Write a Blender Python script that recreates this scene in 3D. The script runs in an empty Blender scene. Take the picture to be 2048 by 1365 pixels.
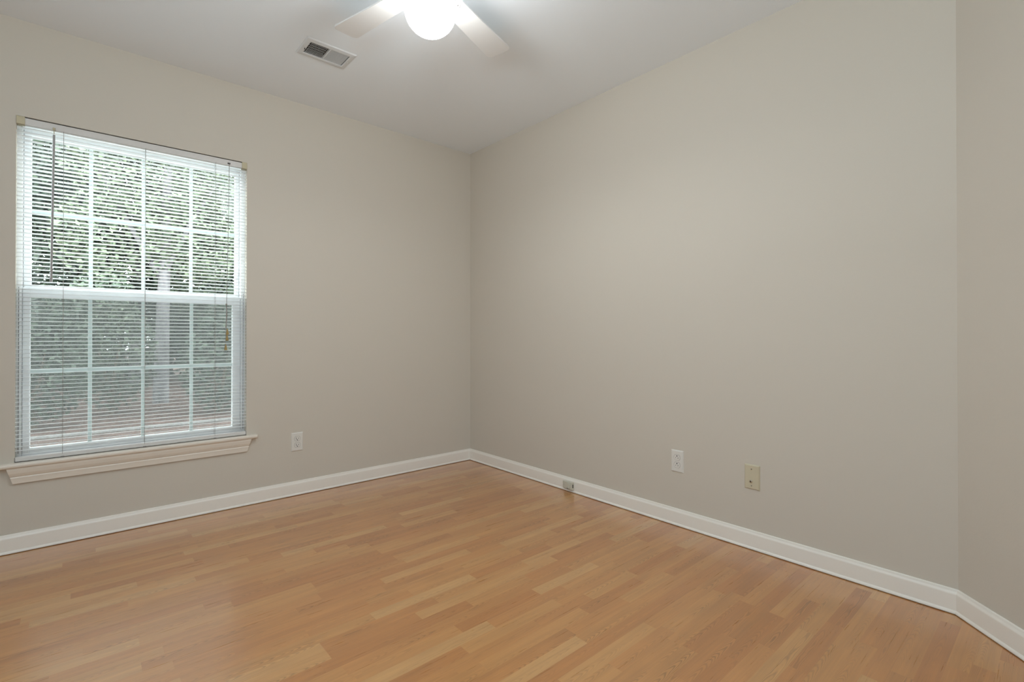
import bpy, bmesh, math, random
from mathutils import Vector, Matrix
random.seed(7)
sc = bpy.context.scene
COL = sc.collection
PI = math.pi

# ------------------------------------------------------------------ camera
F_PX = 986.958; YAW, PITCH, ROLL = 0.851548672, 0.00478366, 0.0000159
fw = Vector((math.cos(YAW)*math.cos(PITCH), math.sin(YAW)*math.cos(PITCH), math.sin(PITCH)))
rt0 = Vector((math.sin(YAW), -math.cos(YAW), 0)); up0 = rt0.cross(fw)
rt = rt0*math.cos(ROLL) + up0*math.sin(ROLL); up = -rt0*math.sin(ROLL) + up0*math.cos(ROLL)
cam_d = bpy.data.cameras.new('camera'); cam = bpy.data.objects.new('camera', cam_d); COL.objects.link(cam)
cam_d.sensor_fit = 'HORIZONTAL'; cam_d.sensor_width = 36.0; cam_d.lens = F_PX/2048*36
cam_d.shift_y = -16.064/2048           # the photo's verticals were straightened with a rise of the lens
cam_d.clip_start = 0.02; cam_d.clip_end = 200
m = Matrix((rt, up, -fw)).transposed().to_4x4(); m.translation = Vector((-2.346657, -3.186909, 0.989814))
cam.matrix_world = m
sc.camera = cam

# ------------------------------------------------------------------ world, light, exposure
world = bpy.data.worlds.new('overcast_sky'); sc.world = world; world.use_nodes = True
bg = world.node_tree.nodes['Background']
bg.inputs['Color'].default_value = (0.90, 0.97, 1.0, 1); bg.inputs['Strength'].default_value = 8.0
BOUNCE_FILL, DIRECT = 52, 10.5
def area(name, loc, rot, sx, sy, power, color=(1, 1, 1)):
    d = bpy.data.lights.new(name, 'AREA'); d.shape = 'RECTANGLE'; d.size = sx; d.size_y = sy
    d.energy = power; d.color = color
    o = bpy.data.objects.new(name, d); COL.objects.link(o); o.location = loc; o.rotation_euler = rot
    return o
# two added soft fill lights, unseen behind the camera: one bounced off the ceiling, one into the room
area('bounce_fill', (-3.05, -3.35, 1.35), (PI, 0, 0), 1.1, 1.1, BOUNCE_FILL, (0.70, 0.90, 1.0))
direct = area('direct_fill', (-3.05, -3.95, 1.60), (0, 0, 0), 0.9, 0.9, DIRECT, (0.87, 0.96, 1.0))
direct.rotation_euler = (Vector((-0.2, -0.2, 1.6)) - direct.location).to_track_quat('-Z', 'Y').to_euler()
direct.data.spread = math.radians(110)
sc.view_settings.view_transform = 'Standard'; sc.view_settings.look = 'None'
sc.view_settings.exposure = 0.04; sc.view_settings.gamma = 1.0
sc.view_settings.use_curve_mapping = False
GLOBE_STRENGTH = 26.0; FILL_SPOT = 16.0

# ------------------------------------------------------------------ material helpers
def mat(name, color, rough=0.5, metal=0.0, spec=0.5, coat=0.0, bump=None, emit=None):
    mt = bpy.data.materials.new(name); mt.use_nodes = True
    nt = mt.node_tree; b = nt.nodes['Principled BSDF']
    b.inputs['Base Color'].default_value = (*color, 1); b.inputs['Roughness'].default_value = rough
    b.inputs['Metallic'].default_value = metal; b.inputs['Specular IOR Level'].default_value = spec
    b.inputs['Coat Weight'].default_value = coat
    if emit:
        b.inputs['Emission Color'].default_value = (*emit[0], 1); b.inputs['Emission Strength'].default_value = emit[1]
    if bump:
        scale, strength, dist = bump
        tc = nt.nodes.new('ShaderNodeTexCoord'); nz = nt.nodes.new('ShaderNodeTexNoise'); bp = nt.nodes.new('ShaderNodeBump')
        nz.inputs['Scale'].default_value = scale; nz.inputs['Detail'].default_value = 3
        bp.inputs['Strength'].default_value = strength; bp.inputs['Distance'].default_value = dist
        nt.links.new(tc.outputs['Object'], nz.inputs['Vector']); nt.links.new(nz.outputs['Fac'], bp.inputs['Height'])
        nt.links.new(bp.outputs['Normal'], b.inputs['Normal'])
    return mt

class N:
    """tiny wrapper to write node maths"""
    def __init__(s, nt): s.nt = nt
    def node(s, t): return s.nt.nodes.new(t)
    def put(s, sock, v):
        if isinstance(v, (int, float)): sock.default_value = v
        else: s.nt.links.new(v, sock)
    def m(s, op, a, b=0.0, c=0.0):
        n = s.node('ShaderNodeMath'); n.operation = op
        s.put(n.inputs[0], a); s.put(n.inputs[1], b); s.put(n.inputs[2], c)
        return n.outputs[0]
    def vec(s, x, y, z=0.0):
        n = s.node('ShaderNodeCombineXYZ'); s.put(n.inputs[0], x); s.put(n.inputs[1], y); s.put(n.inputs[2], z); return n.outputs[0]
    def noise(s, v, scale=1.0, detail=2.0, rough=0.5):
        n = s.node('ShaderNodeTexNoise'); s.nt.links.new(v, n.inputs['Vector'])
        n.inputs['Scale'].default_value = scale; n.inputs['Detail'].default_value = detail; n.inputs['Roughness'].default_value = rough
        return n.outputs['Fac']
    def white(s, v):
        n = s.node('ShaderNodeTexWhiteNoise'); n.noise_dimensions = '3D'; s.nt.links.new(v, n.inputs['Vector'])
        sp = s.node('ShaderNodeSeparateColor'); s.nt.links.new(n.outputs['Color'], sp.inputs[0])
        return sp.outputs[0], sp.outputs[1], sp.outputs[2]
    def ramp(s, f, stops):
        n = s.node('ShaderNodeValToRGB'); cr = n.color_ramp
        while len(cr.elements) < len(stops): cr.elements.new(0.5)
        for e, (p, c) in zip(cr.elements, stops): e.position = p; e.color = (*c, 1)
        s.put(n.inputs[0], f); return n.outputs[0]
    def scale_color(s, c, f):
        n = s.node('ShaderNodeVectorMath'); n.operation = 'SCALE'; s.nt.links.new(c, n.inputs[0]); s.put(n.inputs['Scale'], f); return n.outputs[0]

def laminate():
    mt = bpy.data.materials.new('oak_strip_laminate'); mt.use_nodes = True
    nt = mt.node_tree; b = nt.nodes['Principled BSDF']; n = N(nt)
    tc = n.node('ShaderNodeTexCoord'); sp = n.node('ShaderNodeSeparateXYZ'); nt.links.new(tc.outputs['Object'], sp.inputs[0])
    x, y = sp.outputs[0], sp.outputs[1]
    W = 0.0518
    yr = n.m('DIVIDE', n.m('ADD', y, 0.0268), W)
    row = n.m('FLOOR', yr); fy = n.m('FRACT', yr)
    r1, r2, r3 = n.white(n.vec(row, 3.7, 1.3))
    L = n.m('MULTIPLY_ADD', r1, 0.22, 0.30)
    wob = n.noise(n.vec(n.m('MULTIPLY', x, 1.1), n.m('MULTIPLY', row, 7.31)), 1.0, 0.0)
    u = n.m('ADD', n.m('ADD', n.m('DIVIDE', x, L), n.m('MULTIPLY', r2, 23.0)), n.m('MULTIPLY', wob, 1.6))
    colm = n.m('FLOOR', u)
    a, bb, c = n.white(n.vec(row, colm, 5.1))
    d, e, f3 = n.white(n.vec(row, colm, 9.7))
    gx = n.m('ADD', x, n.m('MULTIPLY', a, 53.0)); gy = n.m('ADD', y, n.m('MULTIPLY', bb, 31.0))
    # piece tone
    base = n.ramp(a, [(0.0, (0.480, 0.186, 0.048)), (0.25, (0.525, 0.217, 0.060)), (0.6, (0.555, 0.243, 0.070)), (0.85, (0.580, 0.272, 0.084)), (1.0, (0.615, 0.320, 0.116))])
    # long fibre streaks
    st = n.noise(n.vec(n.m('MULTIPLY', gx, 5.0), n.m('MULTIPLY', gy, 150.0)), 1.0, 4.0, 0.6)
    st2 = n.noise(n.vec(n.m('MULTIPLY', gx, 1.6), n.m('MULTIPLY', gy, 38.0)), 1.0, 2.0)
    # cathedral figure: nested arches, straight on the quiet pieces
    v = n.m('ADD', n.m('SUBTRACT', fy, 0.5), n.m('MULTIPLY', n.m('SUBTRACT', bb, 0.5), 0.9))
    v2 = n.m('MULTIPLY', v, v)
    fig = n.m('GREATER_THAN', c, 0.36)
    k2 = n.m('MULTIPLY_ADD', fig, 27.0, 3.0)
    dist = n.noise(n.vec(n.m('MULTIPLY', gx, 7.0), n.m('MULTIPLY', gy, 22.0)), 1.0, 2.0)
    ph = n.m('ADD', n.m('ADD', n.m('MULTIPLY', gx, k2), n.m('MULTIPLY', v2, 34.0)), n.m('MULTIPLY', dist, 5.0))
    ring = n.m('MULTIPLY_ADD', n.m('SINE', n.m('MULTIPLY', ph, 2*PI)), 0.5, 0.5)
    ring = n.m('POWER', ring, 2.2)
    msk = n.noise(n.vec(n.m('MULTIPLY', gx, 5.5), n.m('MULTIPLY', gy, 14.0)), 1.0, 1.0)
    msk = n.m('MULTIPLY', n.m('SUBTRACT', msk, 0.34), 3.4); msk = n.m('MINIMUM', n.m('MAXIMUM', msk, 0.0), 1.0)
    amt = n.m('MULTIPLY', n.m('MULTIPLY_ADD', d, 0.30, 0.10), msk)
    fac = n.m('SUBTRACT', 1.0, n.m('MULTIPLY', ring, amt))
    fac = n.m('MULTIPLY', fac, n.m('MULTIPLY_ADD', st, 0.34, 0.83))
    fac = n.m('MULTIPLY', fac, n.m('MULTIPLY_ADD', st2, 0.36, 0.82))
    # hairline joints between boards
    r3m = n.m('MODULO', n.m('ADD', row, 3000.0), 3.0)
    first = n.m('LESS_THAN', r3m, 0.5)
    seam = n.m('MULTIPLY', first, n.m('LESS_THAN', fy, 0.014))
    fac = n.m('MULTIPLY', fac, n.m('MULTIPLY_ADD', seam, -0.14, 1.0))
    colr = n.scale_color(base, fac)
    nt.links.new(colr, b.inputs['Base Color'])
    n.put(b.inputs['Roughness'], n.m('MULTIPLY_ADD', st, 0.10, 0.24))
    b.inputs['Specular IOR Level'].default_value = 0.5
    b.inputs['IOR'].default_value = 1.6
    b.inputs['Coat Weight'].default_value = 1.0; b.inputs['Coat IOR'].default_value = 1.62; b.inputs['Coat Roughness'].default_value = 0.24
    return mt

def glass_mat():
    mt = bpy.data.materials.new('window_glass'); mt.use_nodes = True
    nt = mt.node_tree; nt.nodes.clear(); n = N(nt)
    out = n.node('ShaderNodeOutputMaterial'); mx = n.node('ShaderNodeMixShader'); tr = n.node('ShaderNodeBsdfTransparent'); gl = n.node('ShaderNodeBsdfGlossy')
    tr.inputs['Color'].default_value = (0.93, 0.96, 0.95, 1); gl.inputs['Roughness'].default_value = 0.02
    fr = n.node('ShaderNodeFresnel'); fr.inputs['IOR'].default_value = 1.45
    nt.links.new(n.m('MULTIPLY', fr.outputs[0], 0.2), mx.inputs[0]); nt.links.new(tr.outputs[0], mx.inputs[1]); nt.links.new(gl.outputs[0], mx.inputs[2]); nt.links.new(mx.outputs[0], out.inputs[0])
    return mt

def screen_mat():
    """woven fly screen: see-through mesh of fine grey wire"""
    mt = bpy.data.materials.new('insect_screen_mesh'); mt.use_nodes = True
    nt = mt.node_tree; nt.nodes.clear(); n = N(nt)
    out = n.node('ShaderNodeOutputMaterial'); mx = n.node('ShaderNodeMixShader'); tr = n.node('ShaderNodeBsdfTransparent')
    df = n.node('ShaderNodeBsdfDiffuse'); tl = n.node('ShaderNodeBsdfTranslucent'); ad = n.node('ShaderNodeMixShader')
    df.inputs['Color'].default_value = (0.14, 0.14, 0.137, 1); tl.inputs['Color'].default_value = (0.14, 0.14, 0.137, 1)
    ad.inputs[0].default_value = 0.5
    nt.links.new(df.outputs[0], ad.inputs[1]); nt.links.new(tl.outputs[0], ad.inputs[2])
    mx.inputs[0].default_value = 0.40
    nt.links.new(tr.outputs[0], mx.inputs[1]); nt.links.new(ad.outputs[0], mx.inputs[2]); nt.links.new(mx.outputs[0], out.inputs[0])
    return mt

def noisy(name, c1, c2, scale, rough=0.8, detail=4.0, spec=0.3, stretch=(1, 1, 1)):
    mt = bpy.data.materials.new(name); mt.use_nodes = True
    nt = mt.node_tree; b = nt.nodes['Principled BSDF']; n = N(nt)
    tc = n.node('ShaderNodeTexCoord'); mp = n.node('ShaderNodeMapping'); mp.inputs['Scale'].default_value = stretch
    nt.links.new(tc.outputs['Object'], mp.inputs[0])
    f = n.noise(mp.outputs[0], scale, detail, 0.6)
    nt.links.new(n.ramp(f, [(0.32, c1), (0.68, c2)]), b.inputs['Base Color'])
    b.inputs['Roughness'].default_value = rough; b.inputs['Specular IOR Level'].default_value = spec
    return mt

def leaf_mat(name, c1, c2):
    mt = bpy.data.materials.new(name); mt.use_nodes = True
    nt = mt.node_tree; b = nt.nodes['Principled BSDF']; n = N(nt)
    g = n.node('ShaderNodeNewGeometry')
    nt.links.new(n.ramp(g.outputs['Random Per Island'], [(0.0, c1), (1.0, c2)]), b.inputs['Base Color'])
    b.inputs['Roughness'].default_value = 0.38; b.inputs['Specular IOR Level'].default_value = 0.5
    return mt

M = dict(
    wall=mat('greige_wall_paint', (0.652, 0.592, 0.512), 0.62, spec=0.3, bump=(160, 0.10, 0.002)),
    ceiling=mat('white_ceiling_paint', (0.910, 0.950, 0.990), 0.8, spec=0.2, bump=(120, 0.06, 0.002)),
    trim=mat('white_trim_enamel', (0.89, 0.83, 0.755), 0.34),
    sill=mat('cream_sill_enamel', (0.83, 0.755, 0.66), 0.36),
    vinyl=mat('white_vinyl', (0.94, 0.955, 0.965), 0.35),
    groove=mat('groove_shade_black', (0.02, 0.02, 0.02), 0.7),
    slat=mat('white_slat_enamel', (0.87, 0.875, 0.875), 0.36),
    rail=mat('offwhite_rail_enamel', (0.70, 0.67, 0.64), 0.38),
    almond=mat('aged_almond_plastic', (0.62, 0.55, 0.40), 0.45),
    bracket=mat('yellowed_plastic', (0.56, 0.49, 0.33), 0.45),
    cord=mat('grey_braided_cord', (0.30, 0.27, 0.25), 0.8),
    wand=mat('smoky_wand_plastic', (0.40, 0.385, 0.385), 0.25),
    tassel=mat('amber_tassel_plastic', (0.34, 0.23, 0.07), 0.40),
    plate=mat('white_plate_plastic', (0.78, 0.745, 0.69), 0.35),
    jackbox=mat('ivory_jack_plastic', (0.62, 0.585, 0.49), 0.4),
    dark=mat('dark_slot', (0.012, 0.011, 0.010), 0.6),
    steel=mat('zinc_steel', (0.62, 0.60, 0.58), 0.35, metal=1.0),
    fan=mat('white_fan_enamel', (0.73, 0.71, 0.69), 0.40),
    globe=mat('lit_opal_glass', (0.9, 0.9, 0.9), 0.25, emit=((0.92, 0.98, 1.0), GLOBE_STRENGTH)),
    ventw=mat('white_register_enamel', (0.72, 0.73, 0.735), 0.4),
    duct=noisy('dark_brown_duct', (0.03, 0.02, 0.012), (0.075, 0.045, 0.028), 40),  # near-black brown mottling over the whole duct
    floor=laminate(), glass=glass_mat(), screen=screen_mat(),
    mulch=noisy('pine_bark_mulch', (0.050, 0.030, 0.023), (0.17, 0.10, 0.078), 9.0, 0.9, 6.0),
    concrete=noisy('pale_concrete', (0.26, 0.255, 0.25), (0.36, 0.355, 0.345), 14, 0.9),
    bounce_slab=noisy('pale_bounce_slab', (0.36, 0.36, 0.35), (0.46, 0.46, 0.45), 6, 0.9),
    bark=noisy('grey_bark', (0.11, 0.105, 0.108), (0.27, 0.255, 0.265), 9, 0.9, 5.0, stretch=(1, 1, 0.22)),
    twig=mat('brown_twig', (0.16, 0.12, 0.085), 0.9),
    leafd=leaf_mat('dark_evergreen_leaf', (0.018, 0.034, 0.022), (0.085, 0.115, 0.074)),
    leafm=leaf_mat('mid_green_leaf', (0.032, 0.055, 0.034), (0.150, 0.185, 0.120)),
    leafl=leaf_mat('light_green_leaf', (0.05, 0.08, 0.045), (0.21, 0.25, 0.16)),
    brick=noisy('red_brick_face', (0.36, 0.19, 0.14), (0.55, 0.34, 0.26), 18, 0.9),
)

# ------------------------------------------------------------------ mesh helpers
class MB:
    def __init__(s): s.bm = bmesh.new()
    def poly(s, pts): return s.bm.faces.new([s.bm.verts.new(p) for p in pts])
    def box(s, lo, hi, bev=0.0, seg=2):
        r = bmesh.ops.create_cube(s.bm, size=1.0)
        vs = r['verts']
        for v in vs: v.co = Vector([(lo[i]+hi[i])/2 + v.co[i]*(hi[i]-lo[i]) for i in range(3)])
        if bev:
            es = list({e for v in vs for e in v.link_edges})
            bmesh.ops.bevel(s.bm, geom=es, offset=bev, segments=seg, affect='EDGES', profile=0.5)
        return s
    def cyl(s, p0, p1, r0, r1=None, n=16, cap=True):
        r1 = r0 if r1 is None else r1
        p0, p1 = Vector(p0), Vector(p1); d = (p1-p0).normalized()
        a = d.orthogonal().normalized(); b = d.cross(a)
        R = [[s.bm.verts.new(p + (a*math.cos(2*PI*i/n)+b*math.sin(2*PI*i/n))*r) for i in range(n)] for p, r in ((p0, r0), (p1, r1))]
        for i in range(n): s.bm.faces.new((R[0][i], R[0][(i+1) % n], R[1][(i+1) % n], R[1][i]))
        if cap: s.bm.faces.new(R[0][::-1]); s.bm.faces.new(R[1])
        return s
    def tube(s, pts, r, n=8):
        pts = [Vector(p) for p in pts]; rings = []
        ref = None
        for i, p in enumerate(pts):
            d = (pts[min(i+1, len(pts)-1)] - pts[max(i-1, 0)]).normalized()
            a = d.orthogonal().normalized() if ref is None else (ref - d*ref.dot(d)).normalized()
            ref = a; b = d.cross(a); rr = r[i] if isinstance(r, (list, tuple)) else r
            rings.append([s.bm.verts.new(p + (a*math.cos(2*PI*k/n)+b*math.sin(2*PI*k/n))*rr) for k in range(n)])
        for A, B in zip(rings, rings[1:]):
            for k in range(n): s.bm.faces.new((A[k], A[(k+1) % n], B[(k+1) % n], B[k]))
        s.bm.faces.new(rings[0][::-1]); s.bm.faces.new(rings[-1])
        return s
    def lathe(s, prof, n=32, c=(0, 0, 0)):
        rings = []
        for r, z in prof:
            if r < 1e-6: rings.append([s.bm.verts.new((c[0], c[1], c[2]+z))])
            else: rings.append([s.bm.verts.new((c[0]+r*math.cos(2*PI*k/n), c[1]+r*math.sin(2*PI*k/n), c[2]+z)) for k in range(n)])
        for A, B in zip(rings, rings[1:]):
            for k in range(n):
                if len(A) == 1 and len(B) == 1: continue
                if len(A) == 1: s.bm.faces.new((A[0], B[(k+1) % n], B[k]))
                elif len(B) == 1: s.bm.faces.new((A[k], A[(k+1) % n], B[0]))
                else: s.bm.faces.new((A[k], A[(k+1) % n], B[(k+1) % n], B[k]))
        return s
    def prism(s, outline, axis, lo, hi):
        """outline: 2D points; axis 0/1/2 = direction of extrusion"""
        def P(q, t):
            l = list(q); l.insert(axis, t); return l
        A = [s.bm.verts.new(P(q, lo)) for q in outline]; B = [s.bm.verts.new(P(q, hi)) for q in outline]
        k = len(outline)
        for i in range(k): s.bm.faces.new((A[i], A[(i+1) % k], B[(i+1) % k], B[i]))
        s.bm.faces.new(A[::-1]); s.bm.faces.new(B)
        return s
    def build(s, name, material, parent=None, smooth=False, loc=None):
        bmesh.ops.recalc_face_normals(s.bm, faces=s.bm.faces[:])
        me = bpy.data.meshes.new(name); s.bm.to_mesh(me); s.bm.free()
        me.materials.append(material)
        if smooth:
            for p in me.polygons: p.use_smooth = True
            try: me.set_sharp_from_angle(angle=math.radians(40))
            except Exception: pass
        o = bpy.data.objects.new(name, me); COL.objects.link(o)
        if parent: o.parent = parent
        if loc: o.location = loc
        return o

def tag(o, label, cat, group=None):
    o['label'] = label; o['category'] = cat
    if group: o['group'] = group
    return o
def thing(name, label, cat, loc=(0, 0, 0), rz=0.0, group=None):
    o = bpy.data.objects.new(name, None); COL.objects.link(o)
    o.empty_display_size = 0.1; o.location = loc; o.rotation_euler = (0, 0, rz)
    return tag(o, label, cat, group)
def structure(o): o['kind'] = 'structure'; return o
def copy_tree(o, parent=None):
    c = o.copy(); COL.objects.link(c)
    if parent: c.parent = parent
    for ch in list(o.children): copy_tree(ch, c)
    return c

# ------------------------------------------------------------------ room shell
H = 2.44; T = 0.14
YC = -2.910                      # where the right wall turns 45 degrees
RX, RY = -1.090, -4.0            # end of the angled wall
SX, BY_ = -5.05, -7.55           # far side wall and rear wall, both behind the camera
WX0, WX1, WZ0, WZ1 = -2.5685, -1.6145, 0.4085, 1.9985     # window opening

structure(MB().prism([(SX, BY_), (RX, BY_), (RX, RY), (0, YC), (0, 0), (SX, 0)], 2, -0.08, 0.0).build('floor', M['floor']))

# ceiling with the hole of the air register
VX0, VX1, VY0, VY1 = -1.506, -1.288, -0.725, -0.589
cb = MB()
cb.box((SX-T, BY_-T, H), (VX0, T, H+0.1)); cb.box((VX1, BY_-T, H), (T, T, H+0.1))
cb.box((VX0, BY_-T, H), (VX1, VY0, H+0.1)); cb.box((VX0, VY1, H), (VX1, T, H+0.1))
structure(cb.build('ceiling', M['ceiling']))

wb = MB()
wb.box((SX-T, 0, -0.08), (WX0, T, H)); wb.box((WX1, 0, -0.08), (T, T, H))
wb.box((WX0, 0, -0.08), (WX1, T, WZ0)); wb.box((WX0, 0, WZ1), (WX1, T, H))
structure(wb.build('wall_left', M['wall']))
structure(MB().box((0, YC, -0.08), (T, 0, H)).build('wall_right', M['wall']))
q = T*0.41421
structure(MB().prism([(0, YC), (RX, RY), (RX+q, RY-T), (T, YC-q)], 2, -0.08, H).build('wall_angled', M['wall']))
# plain walls behind the camera
structure(MB().prism([(RX, RY), (RX, BY_), (RX+T, BY_), (RX+T, RY-0.08), (RX+q, RY-T)], 2, -0.08, H).build('wall_hall', M['wall']))
structure(MB().box((SX-T, BY_-T, -0.08), (RX+T, BY_, H)).build('wall_rear', M['wall']))
structure(MB().box((SX-T, BY_, -0.08), (SX, 0, H)).build('wall_side', M['wall']))

# baseboards: one moulded profile, mitred at the corners
PROF = [(0.0, 0.0028), (0.0160, 0.0028), (0.0164, 0.0048), (0.0158, 0.0082), (0.0142, 0.0112), (0.0122, 0.0134), (0.0112, 0.0140), (0.0112, 0.0680),
        (0.0109, 0.0705), (0.0098, 0.0732), (0.0080, 0.0758), (0.0066, 0.0785), (0.0058, 0.0815), (0.0053, 0.0845), (0.0042, 0.0862), (0.0025, 0.0868), (0.0, 0.0868)]
def baseboard(name, p0, p1, m0, m1):
    """p0->p1 with the room on the left; m0/m1 = tangent of the mitre at each end (shortening per depth)"""
    p0, p1 = Vector((*p0, 0)), Vector((*p1, 0)); d = (p1-p0).normalized(); nrm = Vector((-d.y, d.x, 0))
    mb = MB(); A = []; B = []
    for dep, z in PROF:
        A.append(mb.bm.verts.new(p0 + nrm*dep + d*dep*m0 + Vector((0, 0, z))))
        B.append(mb.bm.verts.new(p1 + nrm*dep - d*dep*m1 + Vector((0, 0, z))))
    k = len(PROF)
    for i in range(k): mb.bm.faces.new((A[i], A[(i+1) % k], B[(i+1) % k], B[i]))
    mb.bm.faces.new(A[::-1]); mb.bm.faces.new(B)
    return structure(mb.build(name, M['trim'], smooth=True))
t22 = math.tan(math.radians(22.5))
baseboard('baseboard_left', (0, 0), (SX, 0), 1, 1)
baseboard('baseboard_right', (0, YC), (0, 0), t22, 1)
baseboard('baseboard_angled', (RX, RY), (0, YC), 0, t22)

# ------------------------------------------------------------------ window
win = bpy.data.objects.new('window_1', None); COL.objects.link(win); win.location = ((WX0+WX1)/2, 0.07, WZ0); structure(win)
def wl(mb, name, material, parent=win, smooth=False):
    """build in world coordinates below the window's empty"""
    base = Vector(win.location)
    for v in mb.bm.verts: v.co -= base
    return mb.build(name, material, parent, smooth)
FY0, FY1 = 0.046, 0.129
fr = MB()
fr.box((WX0, FY0, WZ0+0.004), (-2.5500, FY1, WZ1)); fr.box((-1.6350, FY0, WZ0+0.004), (WX1, FY1, WZ1))
fr.box((-2.5500, FY0, 1.972), (-1.635, FY1, WZ1)); fr.box((-2.5500, FY0, WZ0+0.004), (-1.635, FY1, 0.430))
fr.box((-2.5500, 0.042, 0.412), (-1.635, 0.049, 0.438), 0.003)
wl(fr, 'window_frame', M['vinyl'])
gb = MB()
gb.box((-2.5612, 0.0450, 0.440), (-2.5596, 0.0470, 1.215)); gb.box((-1.6234, 0.0450, 0.440), (-1.6218, 0.0470, 1.235))  # black strips on the frame face; the groove's shade is put into their colour
wl(gb, 'track_groove', M['groove'])['label'] = 'dark grooves in the side tracks'
def sash(y0, y1, x0, x1, z0, z1, gx0, gx1, gz0, gz1, muntx, muntz, mw=0.0160):
    mb = MB(); b = 0.004
    mb.box((x0, y0, z0), (gx0, y1, z1), b); mb.box((gx1, y0, z0), (x1, y1, z1), b)
    mb.box((gx0-b, y0, z0), (gx1+b, y1, gz0), b); mb.box((gx0-b, y0, gz1), (gx1+b, y1, z1), b)
    s = wl(mb, 'sash', M['vinyl'])
    yg = (y0+y1)/2
    g = MB()
    for x in muntx: g.box((x-mw/2, yg-0.0035, gz0-0.002), (x+mw/2, yg+0.0035, gz1+0.002), 0.0015)
    g.box((gx0-0.002, yg-0.003, muntz-mw/2), (gx1+0.002, yg+0.003, muntz+mw/2), 0.0015)
    go = wl(g, 'grille', M['vinyl']); go.parent = s
    p = MB(); p.box((gx0-0.003, yg-0.007, gz0-0.003), (gx1+0.003, yg-0.0055, gz1+0.003))
    po = wl(p, 'glass_pane', M['glass']); po.parent = s
    return s
lower = sash(0.053, 0.083, -2.549, -1.636, 0.431, 1.216, -2.522, -1.677, 0.459, 1.1685, (-2.308, -2.094, -1.878), 0.819)
upper = sash(0.087, 0.117, -2.549, -1.636, 1.172, 1.972, -2.5215, -1.657, 1.2315, 1.941, (-2.306, -2.092, -1.8765), 1.583)
for x in (-2.505, -1.705):
    lt = MB(); lt.box((x-0.022, 0.049, 1.202), (x+0.022, 0.054, 1.2155), 0.0015); wl(lt, 'tilt_latch', M['vinyl']).parent = lower
scr = MB(); scr.box((-2.535, 0.1210, 0.450), (-1.650, 0.1214, 1.185)); wl(scr, 'insect_screen', M['screen'])
# stool and apron under it
st = MB(); st.prism([(0.047, 0.3885), (0.047, 0.4085), (-0.030, 0.4085), (-0.0345, 0.4060), (-0.036, 0.4000), (-0.0345, 0.3930), (-0.030, 0.3885)], 0, WX0+0.0015, WX1-0.0015)
for x0, x1 in ((-2.624, WX0+0.0015), (WX1-0.0015, -1.563)):
    st.prism([(-0.0006, 0.3885), (-0.0006, 0.4085), (-0.030, 0.4085), (-0.0345, 0.4060), (-0.036, 0.4000), (-0.0345, 0.3930), (-0.030, 0.3885)], 0, x0, x1)
wl(st, 'window_sill', M['sill'])
AP = [(-0.0005, 0.3885), (-0.027, 0.3885), (-0.0262, 0.3772), (-0.0225, 0.3622), (-0.0175, 0.3509), (-0.0140, 0.3452), (-0.0150, 0.3433), (-0.0155, 0.3408), (-0.0140, 0.3321), (-0.0125, 0.3201), (-0.0120, 0.3145), (-0.0005, 0.3145)]
ab = MB(); A = []; B = []
for y, z in AP:
    k = (0.3885-z)/0.074
    A.append(ab.bm.verts.new((-2.594+0.020*k, y, z))); B.append(ab.bm.verts.new((-1.592-0.020*k, y, z)))
for i in range(len(AP)): ab.bm.faces.new((A[i], A[(i+1) % len(AP)], B[(i+1) % len(AP)], B[i]))
ab.bm.faces.new(A[::-1]); ab.bm.faces.new(B)
wl(ab, 'sill_apron', M['sill'])

# ------------------------------------------------------------------ mini blind
BX0, BX1 = -2.5683, -1.6147
BY = 0.012
blind = thing('mini_blind', 'white slatted mini blind lowered over the window, slats open', 'blind', (BX0, BY, 1.99))
def bl(mb, name, material, parent=None, smooth=False):
    base = Vector(blind.location)
    for v in mb.bm.verts: v.co -= base
    return mb.build(name, material, parent or blind, smooth)
# U-shaped head rail
hr = MB(); hr.prism([(-0.0015, 1.9620), (-0.0015, 1.9915), (0.0005, 1.9930), (0.0018, 1.9915), (0.0018, 1.9650), (0.0235, 1.9650), (0.0235, 1.9925), (0.0255, 1.9925), (0.0255, 1.9620)], 0, BX0+0.002, BX1-0.002)
bl(hr, 'head_rail', M['rail'])
for x0, x1, z in ((BX0, BX0+0.0285, 1.9965), (BX1-0.0270, BX1, 1.9975)):
    bk = MB(); bk.box((x0, -0.006, 1.9600), (x1, 0.027, z), 0.0018)
    bl(bk, 'end_bracket', M['bracket'])['label'] = 'yellowed plastic end bracket'
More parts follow.
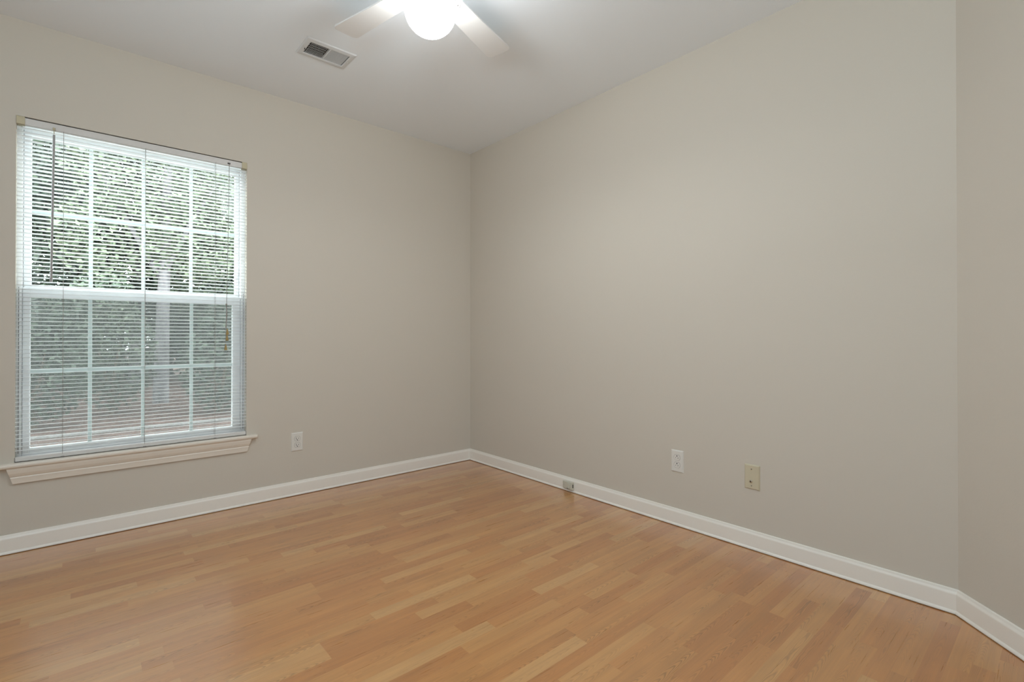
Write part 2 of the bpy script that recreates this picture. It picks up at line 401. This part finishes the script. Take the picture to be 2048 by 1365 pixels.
# slats
sl = MB(); PITCH_S = 0.01862; ZT, ZB = 1.948, 0.4545
ns = int(round((ZT-ZB)/PITCH_S)); SWID = 0.0252; K = 6
rnd = random.Random(3)
for i in range(ns+1):
    z = ZT - i*PITCH_S
    tt = (z-ZB)/(ZT-ZB)
    tilt = math.radians(4.2 + 5.0*tt*tt) + math.radians(rnd.uniform(-0.9, 0.9))   # outer edge drops at the top, rises at the bottom
    dz0, dz1 = rnd.uniform(-0.0007, 0.0007), rnd.uniform(-0.0007, 0.0007)
    x0, x1 = BX0+0.0005+rnd.uniform(-0.0008, 0.0008), BX1-0.0005+rnd.uniform(-0.0012, 0.0008)
    rows = []
    for side in (0, 1):
        for k in range(K+1):
            s_ = (k/K-0.5)*SWID; crown = 0.0023*(1-(2*k/K-1)**2)
            yy = s_*math.cos(tilt) + crown*math.sin(tilt); zz = -s_*math.sin(tilt) + crown*math.cos(tilt) - 0.00035*side
            rows.append([sl.bm.verts.new((x, BY+yy, z+zz+dz)) for x, dz in ((x0, dz0), (x1, dz1))])
    top, bot = rows[:K+1], rows[K+1:]
    for R in (top, bot):
        for p, q2 in zip(R, R[1:]): sl.bm.faces.new((p[0], p[1], q2[1], q2[0]))
    for e in (0, K): sl.bm.faces.new((top[e][0], top[e][1], bot[e][1], bot[e][0]))
bl(sl, 'slats', M['slat'], smooth=True)
br = MB(); br.box((BX0, BY-0.0135, 0.4105), (BX1-0.002, BY+0.0125, 0.4310), 0.004, 3)
bro = bl(br, 'bottom_rail', M['rail'])
for x in (-2.4075, -2.0917, -1.7740):
    bt = MB(); bt.box((x-0.007, BY-0.0150, 0.4100), (x+0.007, BY-0.0125, 0.4145), 0.001); bl(bt, 'cord_button', M['cord'], bro)
for x in (BX0-0.0018, BX1-0.0022):
    ec = MB(); ec.box((x, BY-0.013, 0.4100), (x+0.002, BY+0.012, 0.4300)); bl(ec, 'end_cap', M['cord'], bro)
for x in (-2.4075, -2.0917, -1.7740):
    lc = MB()
    for yy in (BY-0.0142, BY+0.0142): lc.tube([(x, yy, 1.964), (x+0.0005, yy, 1.2), (x, yy, 0.425)], 0.0007, 6)
    for i in range(ns+1):
        z = ZT - i*PITCH_S - 0.0012; lc.tube([(x, BY-0.0142, z), (x, BY+0.0142, z)], 0.0004, 4)
    bl(lc, 'ladder_cord', M['cord'])
# tilt wand on its hook
wd = MB(); wd.tube([(-2.4410, -0.016, 1.936), (-2.4450, -0.015, 1.60), (-2.4490, -0.0145, 1.246)], 0.0046, 6); wdo = bl(wd, 'tilt_wand', M['wand'])
wd2 = MB(); wd2.cyl((-2.4489, -0.0145, 1.260), (-2.4491, -0.0145, 1.241), 0.0056, 0.005, 8); bl(wd2, 'wand_tip', M['wand'], wdo)
hk = MB(); hk.box((-2.4460, -0.012, 1.9600), (-2.4370, -0.0012, 1.9720), 0.0015)
hk.tube([(-2.4412, -0.008, 1.962), (-2.4412, -0.0145, 1.957), (-2.4412, -0.018, 1.950), (-2.4412, -0.0165, 1.942), (-2.4412, -0.0125, 1.942), (-2.4412, -0.0125, 1.948)], 0.0013, 6)
bl(hk, 'wand_hook', M['bracket'], wdo)
# lift cord with tassels
ck = MB()
ck.tube([(-1.7075, -0.004, 1.975), (-1.7080, -0.009, 1.965), (-1.7135, -0.012, 1.55), (-1.7210, -0.013, 1.165)], 0.0013, 6)
ck.tube([(-1.7210, -0.013, 1.165), (-1.7220, -0.014, 1.09), (-1.7245, -0.014, 1.045)], 0.0016, 6)
ck.tube([(-1.7210, -0.013, 1.165), (-1.7180, -0.013, 1.09), (-1.7200, -0.014, 1.035)], 0.0012, 6)
ck.tube([(-1.7245, -0.014, 1.045), (-1.7247, -0.014, 0.945)], 0.0011, 6)
ck.tube([(-1.7240, -0.014, 1.047), (-1.7185, -0.0145, 0.998)], 0.0010, 6)
cko = bl(ck, 'lift_cord', M['cord'])
for kx, ky, kz, kr in ((-1.7213, -0.0135, 1.1655, 0.0045), (-1.7247, -0.014, 1.043, 0.0034)):
    kb = MB(); kb.lathe([(0, kr*1.35), (kr*0.78, kr*0.9), (kr, 0), (kr*0.78, -kr*0.9), (0, -kr*1.35)], 10, (kx, ky, kz)); bl(kb, 'cord_knot', M['cord'], cko)
sp_ = MB(); sp_.box((-1.7150, -0.0035, 1.9690), (-1.7015, -0.0010, 1.9770), 0.0008); bl(sp_, 'cord_lock', M['dark'], cko)
for x, z in ((-1.7170, 1.0100), (-1.7185, 0.9765), (-1.7250, 0.9225)):
    ts = MB(); ts.lathe([(0, 0.0175), (0.0022, 0.017), (0.0030, 0.013), (0.0052, 0.002), (0.0080, -0.0135), (0.0074, -0.0165), (0, -0.0165)], 14, (x, -0.0165, z)); bl(ts, 'cord_tassel', M['tassel'], cko, True)

# ------------------------------------------------------------------ wall plates
def wall_plate(parent, material, w=0.070, h=0.1145):
    b = MB(); r = bmesh.ops.create_cube(b.bm, size=1.0)
    for v in r['verts']:
        k = 1.0 if v.co.y > 0 else 0.90
        hk_ = 1.0 if v.co.y > 0 else 0.94
        v.co = Vector((v.co.x*w*k, -0.0003 if v.co.y > 0 else -0.0062, v.co.z*h*hk_))
    es = [e for e in b.bm.edges if all(v.co.y < -0.003 for v in e.verts)]
    bmesh.ops.bevel(b.bm, geom=es, offset=0.0016, segments=3, affect='EDGES')
    return b.build('cover_plate', material, parent)
def outlet(label, loc, rz, flip):
    t = thing('electrical_outlet', label, 'outlet', loc, rz, 'duplex outlets low on the walls')
    wall_plate(t, M['plate'])
    for s in (-1, 1):
        zc = 0.0195*s
        fb = MB(); pts = []
        for k in range(40):
            a_ = 2*PI*k/40; xx, zz = 0.0172*math.cos(a_), 0.0172*math.sin(a_); pts.append((xx, max(-0.0142, min(0.0142, zz))+zc))
        fb.prism(pts, 1, -0.0074, -0.0060)
        f = fb.build('receptacle', M['plate'], t)
        rim = MB(); pts2 = [(p_[0]*1.07, (p_[1]-zc)*1.07+zc) for p_ in pts]; rim.prism(pts2, 1, -0.00645, -0.0060); rim.build('receptacle_seam', M['cord'], f)
        hb = MB(); u = -1 if flip else 1
        hb.box((-0.0075, -0.0077, zc-0.0005*u-0.0042), (-0.0053, -0.0072, zc+0.0042+0.004*u))
        hb.box((0.0053, -0.0077, zc-0.0035+0.002*u), (0.0075, -0.0072, zc+0.0035+0.002*u))
        hb.cyl((0, -0.0077, zc-0.0078*u), (0, -0.0072, zc-0.0078*u), 0.0031, n=12)
        hb.build('slots', M['dark'], f)
    sb_ = MB(); sb_.cyl((0, -0.0078, 0), (0, -0.0060, 0), 0.0030, 0.0034, 12); sb_.build('screw', M['plate'], t)
    return t
outlet('white duplex outlet on the window wall, right of the sill', (-1.3300, 0, 0.3295), 0, False)
outlet('white duplex outlet on the long right wall, left of the almond plate', (0, -1.8180, 0.3340), -PI/2, True)
tv = thing('cable_plate', 'almond wall plate with a small metal cable jack, right of the outlet', 'wall plate', (0, -2.1980, 0.3333), -PI/2)
wall_plate(tv, M['almond'])
for z in (0.0365, -0.0400):
    s_ = MB(); s_.cyl((-0.002, -0.0074, z), (-0.002, -0.0058, z), 0.0024, 0.0034, 14); so = s_.build('screw', M['steel'], tv)
    s2 = MB(); s2.box((-0.0044, -0.0078, z-0.0005), (0.0004, -0.0072, z+0.0005)); s2.build('screw_slot', M['dark'], so)
j = MB(); j.cyl((-0.003, -0.0085, -0.0200), (-0.003, -0.0058, -0.0200), 0.0062, 0.0062, 6); j.cyl((-0.003, -0.0130, -0.0200), (-0.003, -0.0085, -0.0200), 0.0042, 0.0042, 14)
jo = j.build('coaxial_jack', M['steel'], tv)
j2 = MB(); j2.cyl((-0.003, -0.0133, -0.0200), (-0.003, -0.0129, -0.0200), 0.0027, 0.0027, 12); j2.build('jack_hole', M['dark'], jo)
# telephone surface jack on the baseboard
tj = thing('phone_jack', 'small ivory phone jack box fixed to the baseboard by the floor', 'phone jack', (-0.0112, -1.0640, 0.0440), -PI/2)
b_ = MB(); b_.box((-0.0305, -0.0215, -0.0225), (0.0480, -0.0002, 0.0225), 0.0025, 3); b_.build('jack_box', M['jackbox'], tj)
b_ = MB(); pts = [(0.017+0.019*math.cos(PI/4*k+PI/8)*(1 if k % 2 else 0.96), 0.019*math.sin(PI/4*k+PI/8)) for k in range(8)]; b_.prism(pts, 1, -0.0265, -0.0213); co = b_.build('jack_cover', M['jackbox'], tj)
b_ = MB(); b_.tube([(0.0105, -0.0270, -0.0120), (0.0155, -0.0275, -0.0185), (0.0225, -0.0270, -0.0130)], 0.0013, 6); b_.build('cover_latch', M['dark'], co)
b_ = MB(); b_.cyl((-0.0195, -0.0228, 0.000), (-0.0195, -0.0212, 0.000), 0.0026, 0.0030, 12); b_.build('screw', M['steel'], tj)
b_ = MB(); b_.box((0.0475, -0.0165, -0.0110), (0.0483, -0.0090, 0.0110)); b_.build('jack_slot', M['dark'], tj)

# ------------------------------------------------------------------ ceiling register
vc = Vector(((VX0+VX1)/2, (VY0+VY1)/2, H))
vent = thing('air_vent', 'white metal ceiling air register with slatted louvers near the fan', 'vent', vc)
hw, hd = 0.1265, 0.0885          # flange half sizes
iw, idp = 0.0985, 0.0560         # louver field half sizes
fb = MB()
def frame_ring(a, b, za, c, d, zb):
    P = [(-a, -b, za), (a, -b, za), (a, b, za), (-a, b, za)]; Q = [(-c, -d, zb), (c, -d, zb), (c, d, zb), (-c, d, zb)]
    P = [fb.bm.verts.new(p_) for p_ in P]; Q = [fb.bm.verts.new(p_) for p_ in Q]
    for i in range(4): fb.bm.faces.new((P[i], P[(i+1) % 4], Q[(i+1) % 4], Q[i]))
frame_ring(hw, hd, -0.0004, hw-0.006, hd-0.006, -0.0055); frame_ring(hw-0.006, hd-0.006, -0.0055, iw+0.006, idp+0.008, -0.0075)
frame_ring(iw+0.006, idp+0.008, -0.0075, iw, idp, -0.0060); frame_ring(iw, idp, -0.0060, iw, idp, 0.016)
fb.box((-0.0035, -idp, -0.0068), (0.0035, idp, 0.004))
fb.build('register_frame', M['ventw'], vent)
for side in (-1, 1):
    lv = MB(); nv = 13
    for i in range(nv):
        xc = side*(0.0075 + (iw-0.011)*(i+0.5)/nv)
        pts = []
        for k in range(4):
            s = k/3.0; zz = -0.0062 + 0.0125*s
            xx = xc - side*(0.0085*s + 0.0010*math.sin(PI*s)) if side < 0 else xc - (0.0066*s + 0.0008*math.sin(PI*s))
            pts.append((xx, zz))
        back = [(x_+0.0008, z_) for x_, z_ in pts[::-1]]
        lv.prism([(p_[0], p_[1]) for p_ in pts+back], 1, -idp, idp)
    lv.build('louvers', M['ventw'], vent)
cbm = MB()
for k in range(5):
    yy = -idp + 2*idp*(k+0.8)/5.6; cbm.box((-iw, yy-0.0012, 0.0085), (-0.004, yy+0.0012, 0.0145))
cbm.build('cross_bars', M['ventw'], vent)
for x, y in ((-0.1125, -0.004), (0.1125, 0.004)):
    s_ = MB(); s_.cyl((x, y, -0.0085), (x, y, -0.0062), 0.0024, 0.0034, 12); s_.build('screw', M['steel'], vent)
s_ = MB(); s_.box((-0.1065, 0.010, -0.014), (-0.1045, 0.016, -0.005)); s_.build('damper_lever', M['dark'], vent)
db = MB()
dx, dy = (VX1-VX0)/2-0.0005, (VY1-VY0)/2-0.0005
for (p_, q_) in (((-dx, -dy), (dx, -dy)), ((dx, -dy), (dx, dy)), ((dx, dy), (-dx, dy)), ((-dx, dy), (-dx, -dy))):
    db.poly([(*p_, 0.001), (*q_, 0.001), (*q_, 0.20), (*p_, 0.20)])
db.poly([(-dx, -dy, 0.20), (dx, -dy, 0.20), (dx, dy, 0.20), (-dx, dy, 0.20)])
db.build('duct_boot', M['duct'], vent)['label'] = 'dark brown duct behind the louvers'

# ------------------------------------------------------------------ ceiling fan
FC = Vector((-1.3473, -1.5748, H)); BZ = -0.110
fan = thing('ceiling_fan', 'white hugger ceiling fan with a lit round glass globe', 'fan', FC)
hb = MB(); hb.lathe([(0, 0), (0.078, 0), (0.080, -0.012), (0.092, -0.020), (0.098, -0.030), (0.098, -0.075), (0.092, -0.092), (0.072, -0.100), (0, -0.100)], 48)
hb.build('motor_housing', M['fan'], fan, True)
nb = MB(); nb.lathe([(0.070, -0.0995), (0.072, -0.108), (0.064, -0.118), (0.055, -0.124), (0.048, -0.128), (0, -0.128)], 40)
nb.build('light_fitter', M['fan'], fan, True)
gr = 0.0975; gz = -0.2140
gbm = MB(); prof = [(0.046, -0.1265)]
for k in range(1, 25):
    a_ = PI*k/24
    r_, z_ = gr*math.sin(a_), gz + gr*math.cos(a_)*0.97
    if z_ < -0.1275: prof.append((max(r_, 0.0), z_))
prof[-1] = (0.0, prof[-1][1])
gbm.lathe(prof, 48); gbm.build('globe_shade', M['globe'], fan, True)['label'] = 'glowing white opal glass globe'
fill_spot_d = bpy.data.lights.new('globe_fill_spot', 'SPOT'); fill_spot_d.energy = FILL_SPOT; fill_spot_d.spot_size = math.radians(180); fill_spot_d.spot_blend = 0.5  # added spot under the globe, brightens walls and floor but not the ceiling
fill_spot_d.shadow_soft_size = 0.07; fill_spot_d.color = (0.90, 0.97, 1.0)
fill_spot = bpy.data.objects.new('globe_fill_spot', fill_spot_d); COL.objects.link(fill_spot); fill_spot.parent = fan; fill_spot.location = (0, 0, gz - gr - 0.03)
def blade_mesh():
    mb = MB(); r0, r1 = 0.132, 0.530
    out = []
    L_ = [(r0, 0.044), (r0+0.012, 0.0475), (0.30, 0.052), (0.42, 0.0570), (r1-0.028, 0.0605)]
    rc = 0.022
    for r_, w in L_: out.append((r_, w))
    for k in range(1, 7):
        a_ = PI/2*k/6; out.append((r1-rc+rc*math.sin(a_), 0.0612-rc+rc*math.cos(a_)))
    full = out + [(r_, -w) for r_, w in out[::-1]]
    A = [mb.bm.verts.new((r_, w, 0.003)) for r_, w in full]; B = [mb.bm.verts.new((r_, w, -0.003)) for r_, w in full]
    k = len(full)
    for i in range(k): mb.bm.faces.new((A[i], A[(i+1) % k], B[(i+1) % k], B[i]))
    mb.bm.faces.new(A); mb.bm.faces.new(B[::-1])
    return mb
def iron_mesh():
    mb = MB()
    mb.tube([(0.070, 0, 0.016), (0.105, 0, 0.004), (0.122, 0.012, -0.006), (0.136, 0.022, -0.006)], [0.009, 0.008, 0.0065, 0.006], 10)
    mb.tube([(0.105, 0, 0.004), (0.122, -0.012, -0.006), (0.136, -0.022, -0.006)], [0.008, 0.0065, 0.006], 10)
    pts = [(0.124, -0.024), (0.136, -0.032), (0.152, -0.031), (0.164, -0.018), (0.168, 0.0), (0.164, 0.018), (0.152, 0.031), (0.136, 0.032), (0.124, 0.024)]
    mb.prism(pts, 2, -0.0075, -0.0035)
    return mb
first_blade = None
for deg in (103.3, 20.5, 200.5, 283.3):
    if first_blade is None:
        bo = blade_mesh().build('fan_blade', M['fan'], fan)
        io = iron_mesh().build('blade_iron', M['fan'], bo)
        for (sx_, sy_) in ((0.146, 0.024), (0.146, -0.024), (0.158, 0.0)):
            s_ = MB(); s_.cyl((sx_, sy_, -0.0095), (sx_, sy_, -0.0070), 0.0030, 0.0040, 12)
            o_ = s_.build('screw', M['steel'], bo)
        first_blade = bo
    else: bo = copy_tree(first_blade, fan)
    bo.location = (0, 0, BZ)
    bo.rotation_euler = (math.radians(-5), 0, math.radians(deg))

# ------------------------------------------------------------------ outside the window
gm = MB(); gm.box((-30, T, -0.45), (30, 45, -0.20)); g = structure(gm.build('ground', M['mulch']))
pm = MB(); pm.box((-9, T+0.02, -0.20), (6, 3.55, -0.175), 0.008); structure(pm.build('bounce_slab', M['bounce_slab']))  # unseen pale slab, added to bounce daylight up onto the blind slats
eb = MB(); eb.box((-9, 4.60, -0.20), (8, 4.66, -0.165), 0.01); tag(eb.build('concrete_edging', M['concrete']), 'pale concrete edging strip across the mulch bed outside the window', 'edging')
sb2 = MB(); sb2.box((WX0-0.12, T, 0.30), (WX1+0.12, T+0.10, 0.385), 0.006); 
structure(sb2.build('trim_1', M['brick']))

def leaves(mb, rng, n, center, rad, size, squash=1.0, hollow=0.55):
    for _ in range(n):
        while True:
            p = Vector((rng.uniform(-1, 1), rng.uniform(-1, 1), rng.uniform(-1, 1)))
            if hollow < p.length < 1: break
        c = Vector((center[0]+p.x*rad[0], center[1]+p.y*rad[1], center[2]+p.z*rad[2]))
        d = Vector((rng.gauss(0, 1), rng.gauss(0, 1), rng.gauss(0, 0.7)-0.15)).normalized()
        w = d.orthogonal().normalized(); w = Matrix.Rotation(rng.uniform(0, 2*PI), 3, d) @ w; nrm = d.cross(w)
        L_ = size*rng.uniform(0.6, 1.3); Wd = L_*0.26
        a_, b2, c2, d2 = c - d*L_/2, c + w*Wd + nrm*Wd*0.3, c + d*L_/2, c - w*Wd + nrm*Wd*0.3
        va = [mb.bm.verts.new(p_) for p_ in (a_, b2, c2, d2)]
        mb.bm.faces.new((va[0], va[1], va[2])); mb.bm.faces.new((va[0], va[2], va[3]))
def plant(name, label, cat, x, y, blobs, leafm, size, dens, trunk, seed, group):
    rng = random.Random(seed)
    t = thing(name, label, cat, (x, y, -0.20), 0, group)
    mb = MB()
    for (cx, cy, cz, rx, ry, rz_) in blobs: leaves(mb, rng, int(dens*(rx*ry+rx*rz_+ry*rz_)), (cx, cy, cz), (rx, ry, rz_), size)
    mb.build('foliage', leafm, t)
    tm = MB()
    for pts, rr in trunk: tm.tube(pts, rr, 9)
    tm.build('trunk' if cat == 'tree' else 'stem', M['bark'] if cat == 'tree' else M['twig'], t, True)
    return t
def bush_trunk(h):
    return [([(0, 0, -0.02), (0.02, 0, h*0.4), (0.10, 0.03, h*0.8)], [0.03, 0.022, 0.008]), ([(0, 0, 0.05), (-0.08, 0.05, h*0.45), (-0.2, 0.0, h*0.8)], [0.022, 0.016, 0.006])]
HG = 'shrubs behind the edging outside the window'
plant('shrub', 'dark evergreen shrub seen through the left panes of the lower sash', 'shrub', -2.78, 5.45, [(0, 0, 0.78, 0.60, 0.40, 0.74), (0.12, 0.05, 1.35, 0.40, 0.33, 0.40)], M['leafd'], 0.085, 2400, bush_trunk(1.2), 11, HG)
plant('shrub', 'mid green shrub left of the grey trunk outside the window', 'shrub', -1.98, 6.40, [(0, 0, 0.90, 0.58, 0.40, 0.85), (-0.1, 0.05, 1.7, 0.42, 0.36, 0.45)], M['leafm'], 0.08, 2200, bush_trunk(1.4), 12, HG)
plant('shrub', 'dark shrub right of the grey trunk outside the window', 'shrub', -0.70, 5.50, [(0, 0, 0.74, 0.58, 0.40, 0.72), (0.08, 0.03, 1.3, 0.40, 0.34, 0.42)], M['leafd'], 0.085, 2400, bush_trunk(1.2), 13, HG)
plant('shrub', 'mid green shrub at the right edge of the window view', 'shrub', 0.12, 6.45, [(0, 0, 0.95, 0.62, 0.42, 0.90), (-0.15, 0, 1.75, 0.45, 0.36, 0.5)], M['leafm'], 0.08, 2200, bush_trunk(1.4), 14, HG)
plant('shrub', 'broad mid green shrub at the left edge of the window view', 'shrub', -4.05, 6.35, [(0, 0, 0.95, 0.80, 0.42, 0.90)], M['leafm'], 0.085, 2000, bush_trunk(1.3), 15, HG)
TG = 'trees beyond the shrubs outside the window'
def tree_trunk(h, r, lean=0.1):
    return [([(0, 0, -0.02), (lean*0.3, 0, h*0.4), (lean, 0.05, h)], [r*1.25, r, r*0.6]),
            ([(lean*0.5, 0.02, h*0.55), (lean*0.5+0.45, 0.1, h*0.8), (lean*0.5+0.9, 0.1, h*1.0)], [r*0.5, r*0.35, r*0.15]),
            ([(lean*0.5, 0.02, h*0.5), (lean*0.5-0.5, 0.2, h*0.75), (lean*0.5-0.9, 0.1, h*0.95)], [r*0.5, r*0.35, r*0.15])]
plant('tree', 'slender tree with a pale grey trunk between the shrubs', 'tree', -1.27, 7.45, [(-0.6, 0, 2.9, 0.95, 0.42, 0.8), (0.6, 0, 3.0, 0.95, 0.42, 0.8), (0, 0, 4.2, 1.4, 0.42, 1.0)], M['leafl'], 0.10, 1200, tree_trunk(4.2, 0.10), 21, TG)
plant('tree', 'leafy tree behind the left half of the window', 'tree', -3.6, 9.0, [(0.0, 0, 2.6, 1.5, 0.8, 1.4), (0.2, 0, 4.6, 1.6, 0.8, 1.3), (0.3, 0, 3.7, 1.5, 0.8, 0.9)], M['leafd'], 0.11, 950, tree_trunk(4.8, 0.12), 22, TG)
plant('tree', 'leafy tree behind the right half of the window', 'tree', 0.35, 9.0, [(0.0, 0, 2.6, 1.6, 0.8, 1.4), (0.0, 0, 4.7, 1.7, 0.8, 1.3), (-0.1, 0, 3.7, 1.6, 0.8, 0.9)], M['leafm'], 0.11, 950, tree_trunk(4.8, 0.12), 23, TG)
plant('tree', 'dense tree farthest back behind the middle of the window', 'tree', -1.3, 12.0, [(-1.9, 0, 2.0, 2.0, 1.0, 1.9), (1.9, 0, 2.2, 2.0, 1.0, 1.9), (0.0, 0, 4.6, 2.6, 1.0, 1.7)], M['leafd'], 0.19, 1300, tree_trunk(5.2, 0.14), 24, TG)
plant('hedge', 'long dark hedge closing the view behind all the trees outside', 'hedge', -1.5, 14.2, [(-6, 0, 1.3, 2.2, 0.8, 1.5), (-3, 0, 1.4, 2.2, 0.8, 1.6), (0, 0, 1.3, 2.2, 0.8, 1.5), (3, 0, 1.4, 2.2, 0.8, 1.6), (6, 0, 1.3, 2.2, 0.8, 1.5)], M['leafd'], 0.20, 750, bush_trunk(2.0), 31, None)
